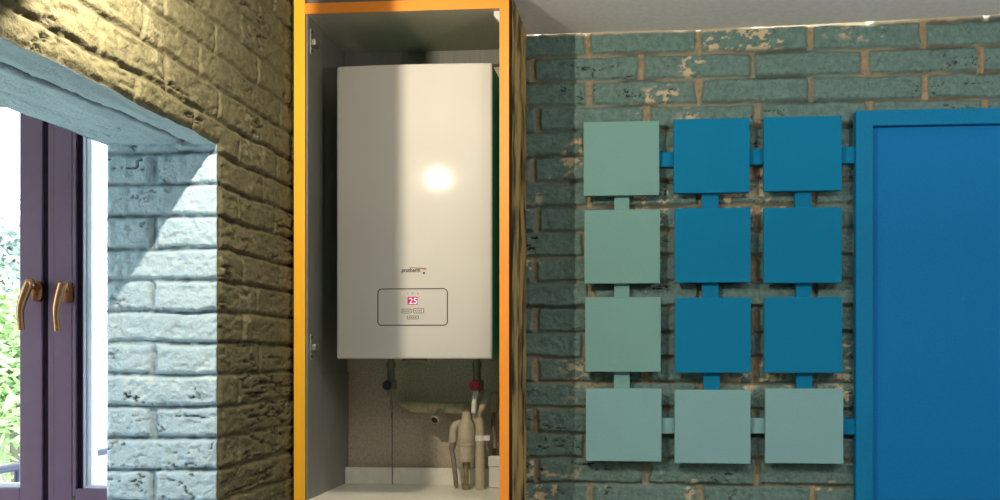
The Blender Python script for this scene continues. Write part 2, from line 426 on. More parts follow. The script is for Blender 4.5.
# fixed outer frame
bm = bmesh.new()
wbox(bm, SL-.075, SL-.03, -.07, .0, ZWB, ZWT); wbox(bm, SR+.0, SR+.05, -.07, .0, ZWB, ZWT)
wbox(bm, SL-.075, SR+.05, -.07, .0, ZWB-.05, ZWB); wbox(bm, SL-.075, SR+.05, -.07, .0, ZWT, ZWT+.05)
build('window_frame', bm, M['win'], win, bevel=.003)
# left sash
ZGL = wpt(12, 487).z
bm = bmesh.new()
wbox(bm, s_l, s_seam0, -.05, .018, ZWB+.004, ZWT-.004); wbox(bm, SL-.03, SL+.04, -.05, .018, ZWB+.004, ZWT-.004)
wbox(bm, SL+.04, s_l, -.05, .018, ZWB+.004, ZGL); wbox(bm, SL+.04, s_l, -.05, .018, ZWT-.07, ZWT-.004)
sash = build('left_casement', bm, M['win'], win, bevel=.004)
bm = bmesh.new(); wbox(bm, s_l-.005, s_l, -.012, .010, ZGL, ZWT-.07); wbox(bm, SL+.04, s_l, -.012, .010, ZGL, ZGL+.012)
build('bead', bm, M['win_out'], sash)
bm = bmesh.new(); wbox(bm, SL+.04, s_l, -.022, -.018, ZGL, ZWT-.07); build('pane', bm, M['glass'], sash)
# dark joint between the leaves
bm = bmesh.new(); wbox(bm, s_seam0, s_seam1, -.05, .012, ZWB+.004, ZWT-.004); build('meeting_joint', bm, M['win_dark'], win)
# right sash
bm = bmesh.new()
s_ov = ws(57.5)
wbox(bm, s_seam1, s_ov-.002, -.05, .016, ZWB+.004, ZWT-.004)
wbox(bm, s_ov, ws(75), -.05, .020, ZWB+.004, ZWT-.004); wbox(bm, s_ov-.002, s_ov, -.05, .010, ZWB+.004, ZWT-.004)
wbox(bm, ws(75)+.002, ws(79), -.05, .020, ZG-.02, ZWT-.004)
wbox(bm, SR-.07, SR-.002, -.05, .024, ZWB+.004, ZWT-.004)
wbox(bm, ws(79), SR-.07, -.05, .020, ZWB+.004, ZG); wbox(bm, ws(79), SR-.07, -.05, .020, ZWT-.07, ZWT-.004)
sash = build('right_casement', bm, M['win'], win, bevel=.0025)
bm = bmesh.new(); wbox(bm, ws(79), ws(84), -.012, .010, ZG, ZWT-.07); build('gasket', bm, M['win_dark'], sash)
bm = bmesh.new(); wbox(bm, ws(84), ws(86.5), -.04, .006, ZG, ZWT-.07); wbox(bm, ws(87.2), ws(91.5), -.04, .0, ZG, ZWT-.07); wbox(bm, ws(84), SR-.07, -.012, .004, ZG, ZG+.008)
build('bead', bm, M['win_out'], sash)
bm = bmesh.new(); wbox(bm, ws(84), SR-.07, -.022, -.018, ZG, ZWT-.07); build('pane', bm, M['glass'], sash)
def handle(bxp, byp, tipx, tipy, lbl):
    b0 = wpt(bxp, byp, .022)
    bm = bmesh.new()
    c = [(-.016,-.030),(.016,-.030),(.016,.030),(-.016,.030)]
    # rosette: rounded plate
    ring0, ring1 = [], []
    for k_ in range(20):
        a = 2*math.pi*k_/20; e = .6
        sx = math.copysign(abs(math.cos(a))**e, math.cos(a))*.015; sz = math.copysign(abs(math.sin(a))**e, math.sin(a))*.030
        p = b0+WD*sx; q = p+WN*.012
        ring0.append(bm.verts.new((p.x,p.y,b0.z+sz-.004))); ring1.append(bm.verts.new((q.x,q.y,b0.z+sz*.92-.004)))
    for k_ in range(20): bm.faces.new((ring0[k_],ring0[(k_+1)%20],ring1[(k_+1)%20],ring1[k_]))
    bm.faces.new(ring1); bm.faces.new(ring0[::-1])
    h_ = empty('window_handle', (0,0,0)); h_.parent = win; h_.location = (b0.x-WO.x, b0.y-WO.y, b0.z-ZWB)
    h_['label'] = lbl
    build('rosette', bm, M['bronze'], h_, smooth=True)
    bm = bmesh.new()
    tip = wpt(tipx, tipy, .060); mid = wpt(tipx-1.0, tipy-22, .064); top = wpt((bxp+tipx)/2-1.0, byp-6, .058)
    pts = smooth_path([b0+WN*.010, b0+WN*.034+Vector((0,0,.012)), top, mid, tip], 7)
    n_ = len(pts)
    tube(bm, pts, [.0078+.0034*math.sin(math.pi*min(1, i/(n_-1)*1.15)) for i in range(n_)], seg=14, flat=(1.15,.75))
    build('lever', bm, M['bronze'], h_, smooth=True, angle=60)
handle(38.5, 290, 21.5, 330, 'bronze lever on the left leaf of the window')
handle(69.0, 291, 57.5, 331, 'bronze lever on the right leaf of the window')
# the bay: parapet under the window, its roof, floor and far corner
bm = bmesh.new()
wbox(bm, SL-.075, SR+.30, -.16, .0, 0, ZWB-.05)
wbox(bm, SL-.075, SR+.30, -.16, .0, ZWT+.05, ZWT+.20)
wbox(bm, SR+.05, SR+.30, -.16, .0, ZWB-.05, ZWT+.05)
tag(build('wall_bay', bm, M['blue_brick']), 'pale wall of the window bay', 'wall', kind='structure')
XBL = (WO+WD*(SL-.075)).x
bm = bmesh.new()
box(bm, XBL-.12, XBL, Y0O-.1, 1.30, 0, ZWT+.20); box(bm, XBL-.12, XBL, 1.30, 2.25, ZWT-.1, ZWT+.20); box(bm, XBL-.12, XBL, 1.30, 2.25, 0, .55); box(bm, XBL-.12, XBL, 2.25, WO.y-.10, 0, ZWT+.20)
box(bm, XBL, XRB-.001, Y0O-.1, Y0O, 0, ZWT+.20)
tag(build('wall_bay_side', bm, M['wall_paint']), 'far side wall of the window bay', 'wall', kind='structure')
quad_obj('ceiling_bay', [(XBL,Y0O,ZWT+.06),(XBL,3.0,ZWT+.06),(XRB,3.0,ZWT+.06),(XRB,Y0O,ZWT+.06)], M['plaster'])
quad_obj('floor_bay', [(XBL,Y0O,0),(XRB+.01,Y0O,0),(XRB+.01,3.0,0),(XBL,3.0,0)], M['floor'])

# ------------------------------------------------------------------ outside
quad_obj('ground', [(-40,-30,-3.0),(-1.3,-30,-3.0),(-1.3,60,-3.0),(-40,60,-3.0)], M['lawn'])
def leaves(bm, c, rx, rz, n, size, seed):
    r = random.Random(seed)
    for _ in range(n):
        while True:
            p = Vector((r.uniform(-1,1), r.uniform(-1,1), r.uniform(-1,1)))
            if .25 < p.length < 1: break
        p = Vector((p.x*rx, p.y*rx, p.z*rz))*(.8+.3*math.sin(p.x*7+p.z*5)) + Vector(c)
        a = Vector((r.uniform(-1,1), r.uniform(-1,1), r.uniform(-.6,.6))).normalized()*size*r.uniform(.6,1.3)
        b_ = a.cross(Vector((r.uniform(-1,1), r.uniform(-1,1), r.uniform(-1,1)))).normalized()*size*.35
        bm.faces.new([bm.verts.new(q) for q in (p-a, p-b_*.9, p+a, p+b_*.9)])
def tree(name, base, hgt, rx, rz, n, size, seed, m, label, cat, trunk=True):
    t = empty(name, base); tag(t, label, cat)
    bm = bmesh.new(); leaves(bm, (base[0], base[1], base[2]+hgt), rx, rz, n, size, seed)
    build('foliage', bm, m, t)
    bm = bmesh.new(); b_ = Vector(base)
    tube(bm, smooth_path([b_, b_+Vector((.05*hgt*.3,0,hgt*.5)), b_+Vector((0,0,hgt))], 4), [.06*rx*2]*4+[.04*rx*2]*4+[.02*rx*2], 10)
    build('trunk', bm, M['bark_trunk'], t)
    return t
p = ray(4, 255); p = p*(9.0/p.y)
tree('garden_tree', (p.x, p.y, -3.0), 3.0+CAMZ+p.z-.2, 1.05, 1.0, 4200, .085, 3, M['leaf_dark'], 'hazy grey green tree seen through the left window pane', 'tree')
p = ray(14, 375); p = p*(5.2/p.y)
tree('garden_shrub', (p.x, p.y, -3.0), 3.0+CAMZ+p.z, .42, .62, 3200, .05, 8, M['leaf'], 'bright green leafy shrub outside the left window pane below the hazy tree', 'shrub')
ra = empty('balcony_railing', (-2.05, 3.2, 0)); tag(ra, 'violet grey balcony railing crossing outside the window panes', 'railing')
A = ray(-6, 471); A = A*(3.25/A.y); A.z += CAMZ; B = ray(99, 452.5); B = B*(3.72/B.y); B.z += CAMZ; D = (B-A)
A2 = A-D*.8; B2 = B+D*1.2
bm = bmesh.new(); tube(bm, [A2, B2], .017, 12, flat=(1, .8)); build('handrail', bm, M['rail'], ra, smooth=True)
lo = Vector((0,0,.9))
bm = bmesh.new(); tube(bm, [A2-lo, B2-lo], .012, 10); build('lower_rail', bm, M['rail'], ra, smooth=True)
for k_ in (0, .333, .667, 1):
    q = A2.lerp(B2, k_); bm = bmesh.new(); tube(bm, [q-lo-Vector((0,0,.12)), q], .010, 10); build('post', bm, M['rail'], ra, smooth=True)
quad_obj('balcony_floor', [(-2.45,1.6,.02),(XBL,1.6,.02),(XRB,4.6,.02),(-2.45,4.6,.02)], M['wall_paint'])

# ------------------------------------------------------------------ boiler cabinet
cab = empty('boiler_cabinet', ((CABL+CABR)/2, YC+.2, 0))
tag(cab, 'tall open cupboard with orange front edges around the white boiler', 'cabinet')
inL = PY(305, 300, YC).x; inR = PY(499.5, 300, YC).x
zt = min(ceil_z(CABL), ceil_z(CABR))-.003
YCB = YB-.012
def part(name, bm, m, parent=cab, **kw): return build(name, bm, m, parent, **kw)
sideL = part('side_panel', bx(CABL, inL, YC+.002, YCB, 0, zt), M['cab_side'])
o = part('edge_band', bx(CABL, inL, YC-.0015, YC+.002, 0, zt), M['orange_lit'], sideL, bevel=.0007); o['label'] = 'orange edge band with a brightly lit tone in its colour'
sideR = part('side_panel', bx(inR, CABR-.004, YC+.002, YCB, 0, zt), M['cab_in'])
o = part('edge_band', bx(inR, CABR, YC-.0015, YC+.002, 0, zt), M['orange'], sideR, bevel=.0007); o['label'] = 'orange edge band'
# cracked ochre cladding on the outer side, made as a rough slab
bm = bmesh.new(); ny, nz = 60, 300
ys = np.linspace(YC+.060, YCB, ny); zs = np.linspace(.002, zt, nz)
YY, ZZ = np.meshgrid(ys, zs, indexing='ij')
H = .003+.0026*fbm(YY*1.6, ZZ*.55, 26, 300, 4)
co = np.stack([CABR-.003+np.maximum(H, 0), YY, ZZ], -1)
Sx = Sheets(); Sx.add(co, grid_arrays(ny, nz), 0); bm.free()
o = Sx.build('outer_cladding', [M['bark']], sideR); o['label'] = 'cracked ochre brown outer cladding'
part('edge_gap', bx(CABR-.006, CABR-.001, YC+.004, YC+.059, .002, zt), M['dark_line'], sideR)
# inner left: front lining board with a rounded edge, darker rear lining, lower lining
y_l = PX(321, 300, inL).y
part('front_lining', bx(inL, inL+.006, YC+.004, y_l, PX(321,420,inL).z-.5, PY(305,13,YC).z), M['cab_side'], sideL, bevel=.0025)
part('lower_lining', bx(inL, inL+.004, y_l+.004, YCB-.004, PX(340,480,inL).z-.1, PX(340,372,inL).z), M['cab_side'], sideL, bevel=.003)
# top board
bz1_ = PY(414, 64, YCB-.04).z-.004
zb0, zb1 = PY(330, 13.2, YC).z, PY(330, 2.8, YC).z
top = part('top_board', bx(inL, inR, YC+.002, YCB-.002, zb0, zb1), M['cab_top'])
part('edge_band', bx(inL, inR, YC-.001, YC+.002, zb0, zb1), M['orange'], top)
part('shade_strip', bx(inL+.002, inR-.002, YCB-.040, YCB-.0065, bz1_-.002, zb0-.0005), M['cab_side'])  # added dark strip standing in for the shade above the boiler
part('upper_fascia', bx(inL, inR, YC+.02, YC+.032, zb1, zt), M['cab_side'])
part('back_panel', bx(inL, inR, YCB-.006, YCB, 0, zt), M['cab_back'])
# base board with upstand
ylip = 2.945
zl1, zl0 = PY(420, 468, ylip).z, PY(420, 484.5, ylip).z
part('base_board', bx(inL+.001, inR-.001, YC+.002, YCB-.006, zl0-.03, zl0), M['shelf'], bevel=.001)
part('upstand', bx(inL+.004, inR-.001, ylip, ylip+.016, zl0, zl1), M['shelf'], bevel=.0015)
part('lower_front', bx(inL+.002, inR-.002, YC+.03, YC+.048, .08, zl0-.03), M['cab_in'])
# door hinges on the left side (the door is off)
for yy in (44, 347):
    zc_ = PX(311, yy, inL).z; yb = PX(310.5, yy, inL+.006).y
    hg = part('hinge', bx(inL+.006, inL+.0085, yb-.004, yb+.006, zc_-.034, zc_+.034), M['steel'], cab, bevel=.0008)
    part('hinge_arm', bx(inL+.0085, inL+.020, yb+.0, yb+.034, zc_-.010, zc_+.008), M['steel'], hg, bevel=.003)
    for dz in (-.026, .026):
        bm = bmesh.new(); lathe(bm, (inL+.0085, yb+.001, zc_+dz), [(.0035, 0), (.003, .002)], 12, axis='X')
        part('hinge_screw', bm, M['dark_line'], hg)
# white corner bracket under the top board
q = PY(497, 14, YC+.03)
bm = bmesh.new(); vs = []
for yy in (YC+.02, YC+.05):
    vs.append([bm.verts.new((x_, yy, z_)) for x_, z_ in ((inR, zb0), (inR-.018, zb0), (inR-.018, zb0-.012), (inR, zb0-.030))])
bm.faces.new(vs[0]); bm.faces.new(vs[1][::-1])
for i in range(4): bm.faces.new((vs[0][i], vs[0][(i+1)%4], vs[1][(i+1)%4], vs[1][i]))
part('corner_bracket', bm, M['white_plastic'])

# ------------------------------------------------------------------ boiler
YBF = 2.655
bl, br = PY(335.6, 200, YBF).x, PY(491.8, 200, YBF).x
bz1, bz0 = PY(414, 63.5, YBF).z, PY(414, 359, YBF).z
bcx = (bl+br)/2; bw = br-bl
RC = 3.2
def sag(x): return YBF + (x-bcx)**2/(2*RC)
bo = empty('wall_boiler', (bcx, YB-.02, bz0)); tag(bo, 'white wall hung boiler with a small control panel inside the orange edged cupboard', 'boiler')
build('casing', bx(bl+.002, br-.0008, YBF+.016, YCB-.008, bz0+.004, bz1-.002), M['boiler_side'], bo, bevel=.003)
# front cover: gently bowed sheet returning at both sides
bm = bmesh.new(); prof = []
er = .007; nseg = 28
prof.append((bl, YBF+.016)); 
for k_ in range(5):
    a = math.pi/2*k_/4; prof.append((bl+er-er*math.cos(a), sag(bl+er)+er-er*math.sin(a)))
for k_ in range(1, nseg): 
    x_ = bl+er+(bw-2*er)*k_/nseg; prof.append((x_, sag(x_)))
for k_ in range(5):
    a = math.pi/2*k_/4; prof.append((br-er+er*math.sin(a), sag(br-er)+er-er*math.cos(a)))
prof.append((br, YBF+.016))
zz = [bz0, bz0+.0015, bz0+.006, bz1-.006, bz1-.0015, bz1]; ins = [.006, .002, 0, 0, .002, .006]
rows = []
for z_, i_ in zip(zz, ins): rows.append([bm.verts.new((bcx+(x_-bcx)*(1-i_*.6/bw*2), min(y_+i_, YBF+.016), z_)) for x_, y_ in prof])
for a, b_ in zip(rows, rows[1:]):
    for i in range(len(prof)-1): bm.faces.new((a[i], a[i+1], b_[i+1], b_[i]))
bm.faces.new(rows[0]); bm.faces.new(rows[-1]); bm.faces.new([r_[0] for r_ in rows]+[r_[-1] for r_ in rows[::-1]])
build('front_cover', bm, M['white_panel'], bo, smooth=True, angle=50)
n0 = PY(402, 357, YBF); n1 = PY(425, 357, YBF)
build('bottom_clip', bx(n0.x, n1.x, YBF+.002, YBF+.03, bz0-.004, bz0+.001), M['dark_line'], bo)
def bpt(x, y, off=.0006):
    p_ = PY(x, y, YBF); return Vector((p_.x, sag(p_.x)-off, p_.z))
def plate(bm, x0_, x1_, z0_, z1_, off, th=.0012, n=8):
    """thin plate that follows the bowed front"""
    fr, bk = [], []
    for i in range(n+1):
        x_ = x0_+(x1_-x0_)*i/n
        fr.append([bm.verts.new((x_, sag(x_)-off, z_)) for z_ in (z0_, z1_)]); bk.append([bm.verts.new((x_, sag(x_)-off+th, z_)) for z_ in (z0_, z1_)])
    for i in range(n):
        bm.faces.new((fr[i][0], fr[i+1][0], fr[i+1][1], fr[i][1])); bm.faces.new((fr[i][1], fr[i+1][1], bk[i+1][1], bk[i][1])); bm.faces.new((fr[i][0], bk[i][0], bk[i+1][0], fr[i+1][0]))
    bm.faces.new((fr[0][0], fr[0][1], bk[0][1], bk[0][0])); bm.faces.new((fr[n][0], bk[n][0], bk[n][1], fr[n][1]))
def outline(bm, x0_, x1_, z0_, z1_, r, w, off):
    pts = []
    for cx_, cz_, a0 in ((x1_-r, z1_-r, 0), (x0_+r, z1_-r, 90), (x0_+r, z0_+r, 180), (x1_-r, z0_+r, 270)):
        for k_ in range(6):
            a = math.radians(a0+90*k_/5); pts.append((cx_+r*math.cos(a), cz_+r*math.sin(a)))
    # subdivide long runs so that the line follows the bow
    full = []
    for i, p_ in enumerate(pts):
        q_ = pts[(i+1) % len(pts)]; d_ = math.hypot(q_[0]-p_[0], q_[1]-p_[1]); m_ = max(1, int(d_/.015))
        for k_ in range(m_): full.append((p_[0]+(q_[0]-p_[0])*k_/m_, p_[1]+(q_[1]-p_[1])*k_/m_))
    cx_, cz_ = (x0_+x1_)/2, (z0_+z1_)/2; n_ = len(full); A_, B_ = [], []
    for i in range(n_):
        pa, pb = full[i-1], full[(i+1) % n_]; t_ = Vector((pb[0]-pa[0], pb[1]-pa[1])).normalized(); nn = Vector((t_.y, -t_.x))
        for lst, s_ in ((A_, .5), (B_, -.5)):
            x_, z_ = full[i][0]+nn.x*w*s_, full[i][1]+nn.y*w*s_
            lst.append((bm.verts.new((x_, sag(x_)-off, z_)), bm.verts.new((x_, sag(x_)+.0006, z_))))
    for i in range(n_):
        j = (i+1) % n_
        bm.faces.new((A_[i][0], A_[j][0], B_[j][0], B_[i][0])); bm.faces.new((A_[i][0], A_[i][1], A_[j][1], A_[j][0])); bm.faces.new((B_[i][0], B_[j][0], B_[j][1], B_[i][1]))
def text_mesh(name, txt, x0_, x1_, z0_, z1_, off, m, parent, bold=0.0):
    cu = bpy.data.curves.new('tmp', 'FONT'); cu.body = txt; cu.size = 1; cu.extrude = 0.0; cu.offset = bold; cu.resolution_u = 3
    ob = bpy.data.objects.new('tmp', cu); COL.objects.link(ob)
    dg = bpy.context.evaluated_depsgraph_get(); me = bpy.data.meshes.new_from_object(ob.evaluated_get(dg))
    bpy.data.objects.remove(ob); bpy.data.curves.remove(cu)
    vs_ = [v_.co.copy() for v_ in me.vertices]
    ax, bx_ = min(v_.x for v_ in vs_), max(v_.x for v_ in vs_); ay, by = min(v_.y for v_ in vs_), max(v_.y for v_ in vs_)
    for v_ in me.vertices:
        x_ = x0_+(v_.co.x-ax)/(bx_-ax)*(x1_-x0_); z_ = z0_+(v_.co.y-ay)/(by-ay)*(z1_-z0_)
        v_.co = (x_, sag(x_)-off, z_)
    me.name = name
    return link_mesh(name, me, m, parent)
def X_(x): return PY(x, 300, YBF).x
def Z_(y): return PY(413, y, YBF).z
# control panel
bm = bmesh.new(); outline(bm, X_(377.8), X_(447.3), Z_(325.2), Z_(288.8), .010, .0024, .0008)
cpn = build('control_panel', bm, M['dark_line'], bo)
bm = bmesh.new(); plate(bm, X_(407.6), X_(417.6), Z_(304.6), Z_(296.8), .0010); dsp = build('display', bm, M['magenta'], cpn)
text_mesh('display_digits', '25', X_(409.0), X_(417.2), Z_(303.9), Z_(297.9), .0016, M['digit'], cpn)
for x_, m_ in ((401.9, M['led_red']), (407.8, M['dark_line']), (412.5, M['dark_line']), (417.8, M['dark_line'])):
    bm = bmesh.new(); r_ = .0021 if m_ is M['led_red'] else .0012
    c_ = bpt(x_, 293.3, .0009); vv = [bm.verts.new((c_.x+r_*math.cos(2*math.pi*k_/12), c_.y, c_.z+r_*math.sin(2*math.pi*k_/12))) for k_ in range(12)]; bm.faces.new(vv)
    build('indicator_light', bm, m_, cpn)
for x0_, x1_, y0_, y1_ in ((402, 411.2, 309, 313), (413.2, 423.8, 308.7, 313), (407.2, 418.4, 316, 319)):
    bm = bmesh.new(); outline(bm, X_(x0_), X_(x1_), Z_(y1_), Z_(y0_), .0018, .0013, .0008)
    for k_ in range(4):
        xa = X_(x0_)+(X_(x1_)-X_(x0_))*(.16+.18*k_); zc_ = (Z_(y0_)+Z_(y1_))/2
        plate(bm, xa, xa+.0028, zc_-.0013, zc_+.0012, .0008, n=1)
    build('button', bm, M['button_line'], cpn)
# maker's mark
lg = text_mesh('logo_lettering', 'protherm', X_(401.8), X_(420.2), Z_(273.6), Z_(267.9), .0008, M['dark_line'], bo, bold=.018)
bm = bmesh.new(); pts_t = []
for k_ in range(15):
    t = k_/14; x_ = 409+17.5*t; yt = 267.4+.25*math.sin(t*3)-.2+1.1*t*t; th_ = .35+1.1*t
    pts_t.append((bm.verts.new(bpt(x_, yt, .0008)), bm.verts.new(bpt(x_, yt+th_, .0008))))
for a, b_ in zip(pts_t, pts_t[1:]): bm.faces.new((a[0], b_[0], b_[1], a[1]))
build('logo_swoosh', bm, M['swoosh'], bo)
bm = bmesh.new(); c_ = bpt(424.0, 273, .0008); bm.faces.new([bm.verts.new((c_.x+.0032*math.cos(2*math.pi*k_/14), c_.y, c_.z+.0028*math.sin(2*math.pi*k_/14))) for k_ in range(14)])
build('logo_dot', bm, M['dark_line'], bo)
# connection stubs under the boiler
for x_, yb_ in ((391, 366), (477, 366)):
    a = PY(x_, 360, 2.86); bm = bmesh.new(); lathe(bm, (a.x, 2.86, bz0-.035), [(.010, 0), (.010, .010), (.014, .010), (.014, .024), (.010, .024), (.010, .045)], 16)
    build('connection_stub', bm, M['brass'], bo, smooth=True)

# ------------------------------------------------------------------ plumbing under the boiler
YP = 2.86
def pp(x, y, Y=YP): return PY(x, y, Y)
zsh = zl0+.0012
def pipe_thing(name, label, cat, loc): return tag(empty(name, loc), label, cat)
# cold feed with blue valve
a = pp(391, 372); t = pipe_thing('cold_water_pipe', 'grey pipe with a round navy blue valve handle under the boiler', 'pipe', (a.x, YP, zsh))
bm = bmesh.new(); tube(bm, [(a.x, YP, bz0-.030), (a.x, YP, pp(391, 396).z)], .011, 16); build('riser', bm, M['dirty_pipe'], t, smooth=True)
bm = bmesh.new(); tube(bm, smooth_path([pp(391, 396), pp(391.5, 410, YP+.05), pp(392, 420, YP+.07), (pp(392.5, 470, YP+.07).x, YP+.07, zl0+.002)], 8), [.0045]*8+[.003]*8+[.002]*9, 12); build('feed_tube', bm, M['dirty_pipe'], t, smooth=True)
b_ = pp(391, 385)
bm = bmesh.new(); lathe(bm, (b_.x, YP, b_.z-.016), [(.013, 0), (.017, .004), (.017, .028), (.013, .032)], 18); vb = build('valve_body', bm, M['dirty_pipe'], t, smooth=True)
bm = bmesh.new(); lathe(bm, (b_.x, YP-.050, b_.z), [(.0125, 0), (.0138, .003), (.0138, .012), (.0115, .015), (.006, .016), (.006, .040)], 20, axis='Y'); o = build('valve_handle', bm, M['navy'], t, smooth=True); o['label'] = 'navy blue round handle'
# hot side with red valve
a = pp(477, 372); t = pipe_thing('hot_water_pipe', 'pale pipe with a round red valve handle under the right of the boiler', 'pipe', (a.x, YP, zsh))
bm = bmesh.new(); tube(bm, [(a.x, YP, bz0-.030), (a.x, YP, pp(477, 392).z)], .011, 16); build('riser', bm, M['brass'], t, smooth=True)
b_ = pp(477, 385)
bm = bmesh.new(); lathe(bm, (b_.x+.002, YP, b_.z-.016), [(.013, 0), (.017, .004), (.017, .028), (.013, .032)], 18); build('valve_body', bm, M['brass'], t, smooth=True)
bm = bmesh.new(); lathe(bm, (b_.x, YP-.050, b_.z), [(.0145, 0), (.0155, .003), (.0155, .012), (.013, .015), (.006, .016), (.006, .040)], 20, axis='Y'); o = build('valve_handle', bm, M['red'], t, smooth=True); o['label'] = 'red round handle'
bm = bmesh.new(); tube(bm, smooth_path([pp(476, 391, YP-.02), pp(474.5, 400, YP-.03), pp(473.5, 413, YP-.03)], 6), [.0085]*6+[.0075]*6+[.006], 14); build('flexible_tail', bm, M['white_plastic'], t, smooth=True)
# second riser on the right, with elbow and clip
a = pp(482, 396); t = pipe_thing('waste_pipe', 'beige vertical pipe with a small clip right of the fat filter cylinder', 'pipe', (a.x, YP, zsh))
bm = bmesh.new(); tube(bm, smooth_path([pp(485, 392, YP+.02), pp(484, 402), pp(477.5, 415), pp(479.5, 424), pp(480, 436), (pp(480, 436).x, YP, zsh)], 7), [.011]*7+[.0130]*7+[.0140]*22, 16); build('pipe_run', bm, M['beige_plastic'], t, smooth=True)
c_ = pp(480, 438); bm = bmesh.new(); lathe(bm, (c_.x, YP, c_.z-.008), [(.014, 0), (.0155, .002), (.0155, .014), (.014, .016)], 18); box(bm, c_.x+.010, c_.x+.030, YP-.010, YP+.004, c_.z-.006, c_.z+.007); build('clip', bm, M['white_plastic'], t)
# fat filter cylinder
c_ = pp(467, 436); t = pipe_thing('filter_cylinder', 'fat beige filter cylinder with a collar standing on the base board', 'filter', (c_.x, YP-.01, zsh))
zz_ = lambda y: pp(467, y).z
R_ = .0245
bm = bmesh.new(); lathe(bm, (c_.x, YP-.01, 0), [(.008, zz_(411)), (.012, zz_(412)), (.014, zz_(419)), (R_*.92, zz_(424)), (R_, zz_(427)), (R_*1.02, zz_(442)), (R_*.95, zz_(443))], 24); build('upper_body', bm, M['beige_plastic'], t, smooth=True, angle=35)
bm = bmesh.new(); lathe(bm, (c_.x, YP-.01, 0), [(R_*.84, zz_(461)), (R_*.9, zz_(460)), (R_*.93, zz_(445)), (R_*1.06, zz_(444.5)), (R_*1.06, zz_(442.5)), (R_*.9, zz_(442))], 24); build('bowl', bm, M['beige_plastic'], t, smooth=True, angle=35)
bm = bmesh.new(); lathe(bm, (c_.x, YP-.01, 0), [(.012, zsh), (.012, zsh+.012), (.007, zsh+.014), (.007, zz_(459))], 16); build('foot', bm, M['brass'], t, smooth=True)
# drain tube beside the filter
a = pp(455, 430); t = pipe_thing('drain_tube', 'thin bent drain tube left of the fat filter cylinder', 'pipe', (a.x, YP, zsh))
bm = bmesh.new(); tube(bm, smooth_path([pp(463, 424), pp(457, 424.5), pp(453.5, 430), pp(453.5, 442)], 6), [.0115]*18+[.011], 14); build('elbow', bm, M['beige_plastic'], t, smooth=True)
bm = bmesh.new(); tube(bm, smooth_path([pp(453.5, 441), pp(452, 450), pp(453.5, 459), (pp(456.5,470).x, YP, zsh)], 6), [.0095]*6+[.007]*12+[.004], 12); build('hose', bm, M['dirty_pipe'], t, smooth=True)
# horizontal wall pipe with its tilted tee
YH = 2.935
a = PY(430, 408, YH); t = pipe_thing('horizontal_pipe', 'dusty beige pipe lying across the back board between the valves', 'pipe', (a.x, YH, a.z))
bm = bmesh.new(); tube(bm, smooth_path([PY(397, 402, YH+.030), PY(412, 406.5, YH+.012), PY(435, 407.5, YH), PY(470, 408, YH-.005)], 8), [.006]*4+[.012]*4+[.017]*16+[.0175], 16); build('pipe_run', bm, M['hole'], t, smooth=True)
bm = bmesh.new(); p0, p1 = PY(441, 411, YH-.01), PY(434.5, 420, YH-.045); tube(bm, [p0, p0.lerp(p1, .6), p0.lerp(p1, .6), p1], [.011, .011, .0135, .0135], 18)
tee = build('tee_branch', bm, M['beige_plastic'], t, smooth=True, angle=35)
d_ = (p1-p0).normalized(); bm = bmesh.new(); tube(bm, [p1-d_*.001, p1+d_*.0012], .0100, 18); build('open_mouth', bm, M['black'], tee)
# hollow in the board below it: rough plaster edge
# small junction box and bracket at the right
a = PY(496, 462, 2.90); t = tag(empty('junction_box', (a.x, 2.90, zsh)), 'small white junction box at the lower right corner behind the pipes', 'box')
build('box_body', bx(PY(489.5, 460, 2.90).x, PY(503, 460, 2.90).x, 2.885, 2.915, zl0+.001, PY(496, 456, 2.90).z), M['white_plastic'], t, bevel=.003)
build('box_lid', bx(PY(489, 460, 2.90).x, PY(503.5, 460, 2.90).x, 2.881, 2.886, PY(496,466,2.9).z, PY(496, 455.5, 2.90).z), M['white_plastic'], t, bevel=.002)
a = PY(496, 400, 2.93); t = tag(empty('pipe_coupling', (a.x, 2.93, a.z)), 'beige pipe coupling half hidden behind the right orange edge', 'coupling')
bm = bmesh.new(); tube(bm, [PY(495, 392, 2.93), PY(495, 394, 2.93), PY(495, 394, 2.93), PY(494.5, 407, 2.93), PY(494.5, 407, 2.93), PY(494, 412, 2.93)], [.011, .013, .016, .016, .012, .012], 18); cpl = build('sleeve', bm, M['beige_plastic'], t, smooth=True, angle=35)
bm = bmesh.new(); tube(bm, smooth_path([PY(494, 411, 2.93), PY(493, 425, 2.93), PY(495, 440, 2.93), PY(494, 456.5, 2.915)], 6), .006, 12); build('lead', bm, M['dirty_pipe'], t, smooth=True)

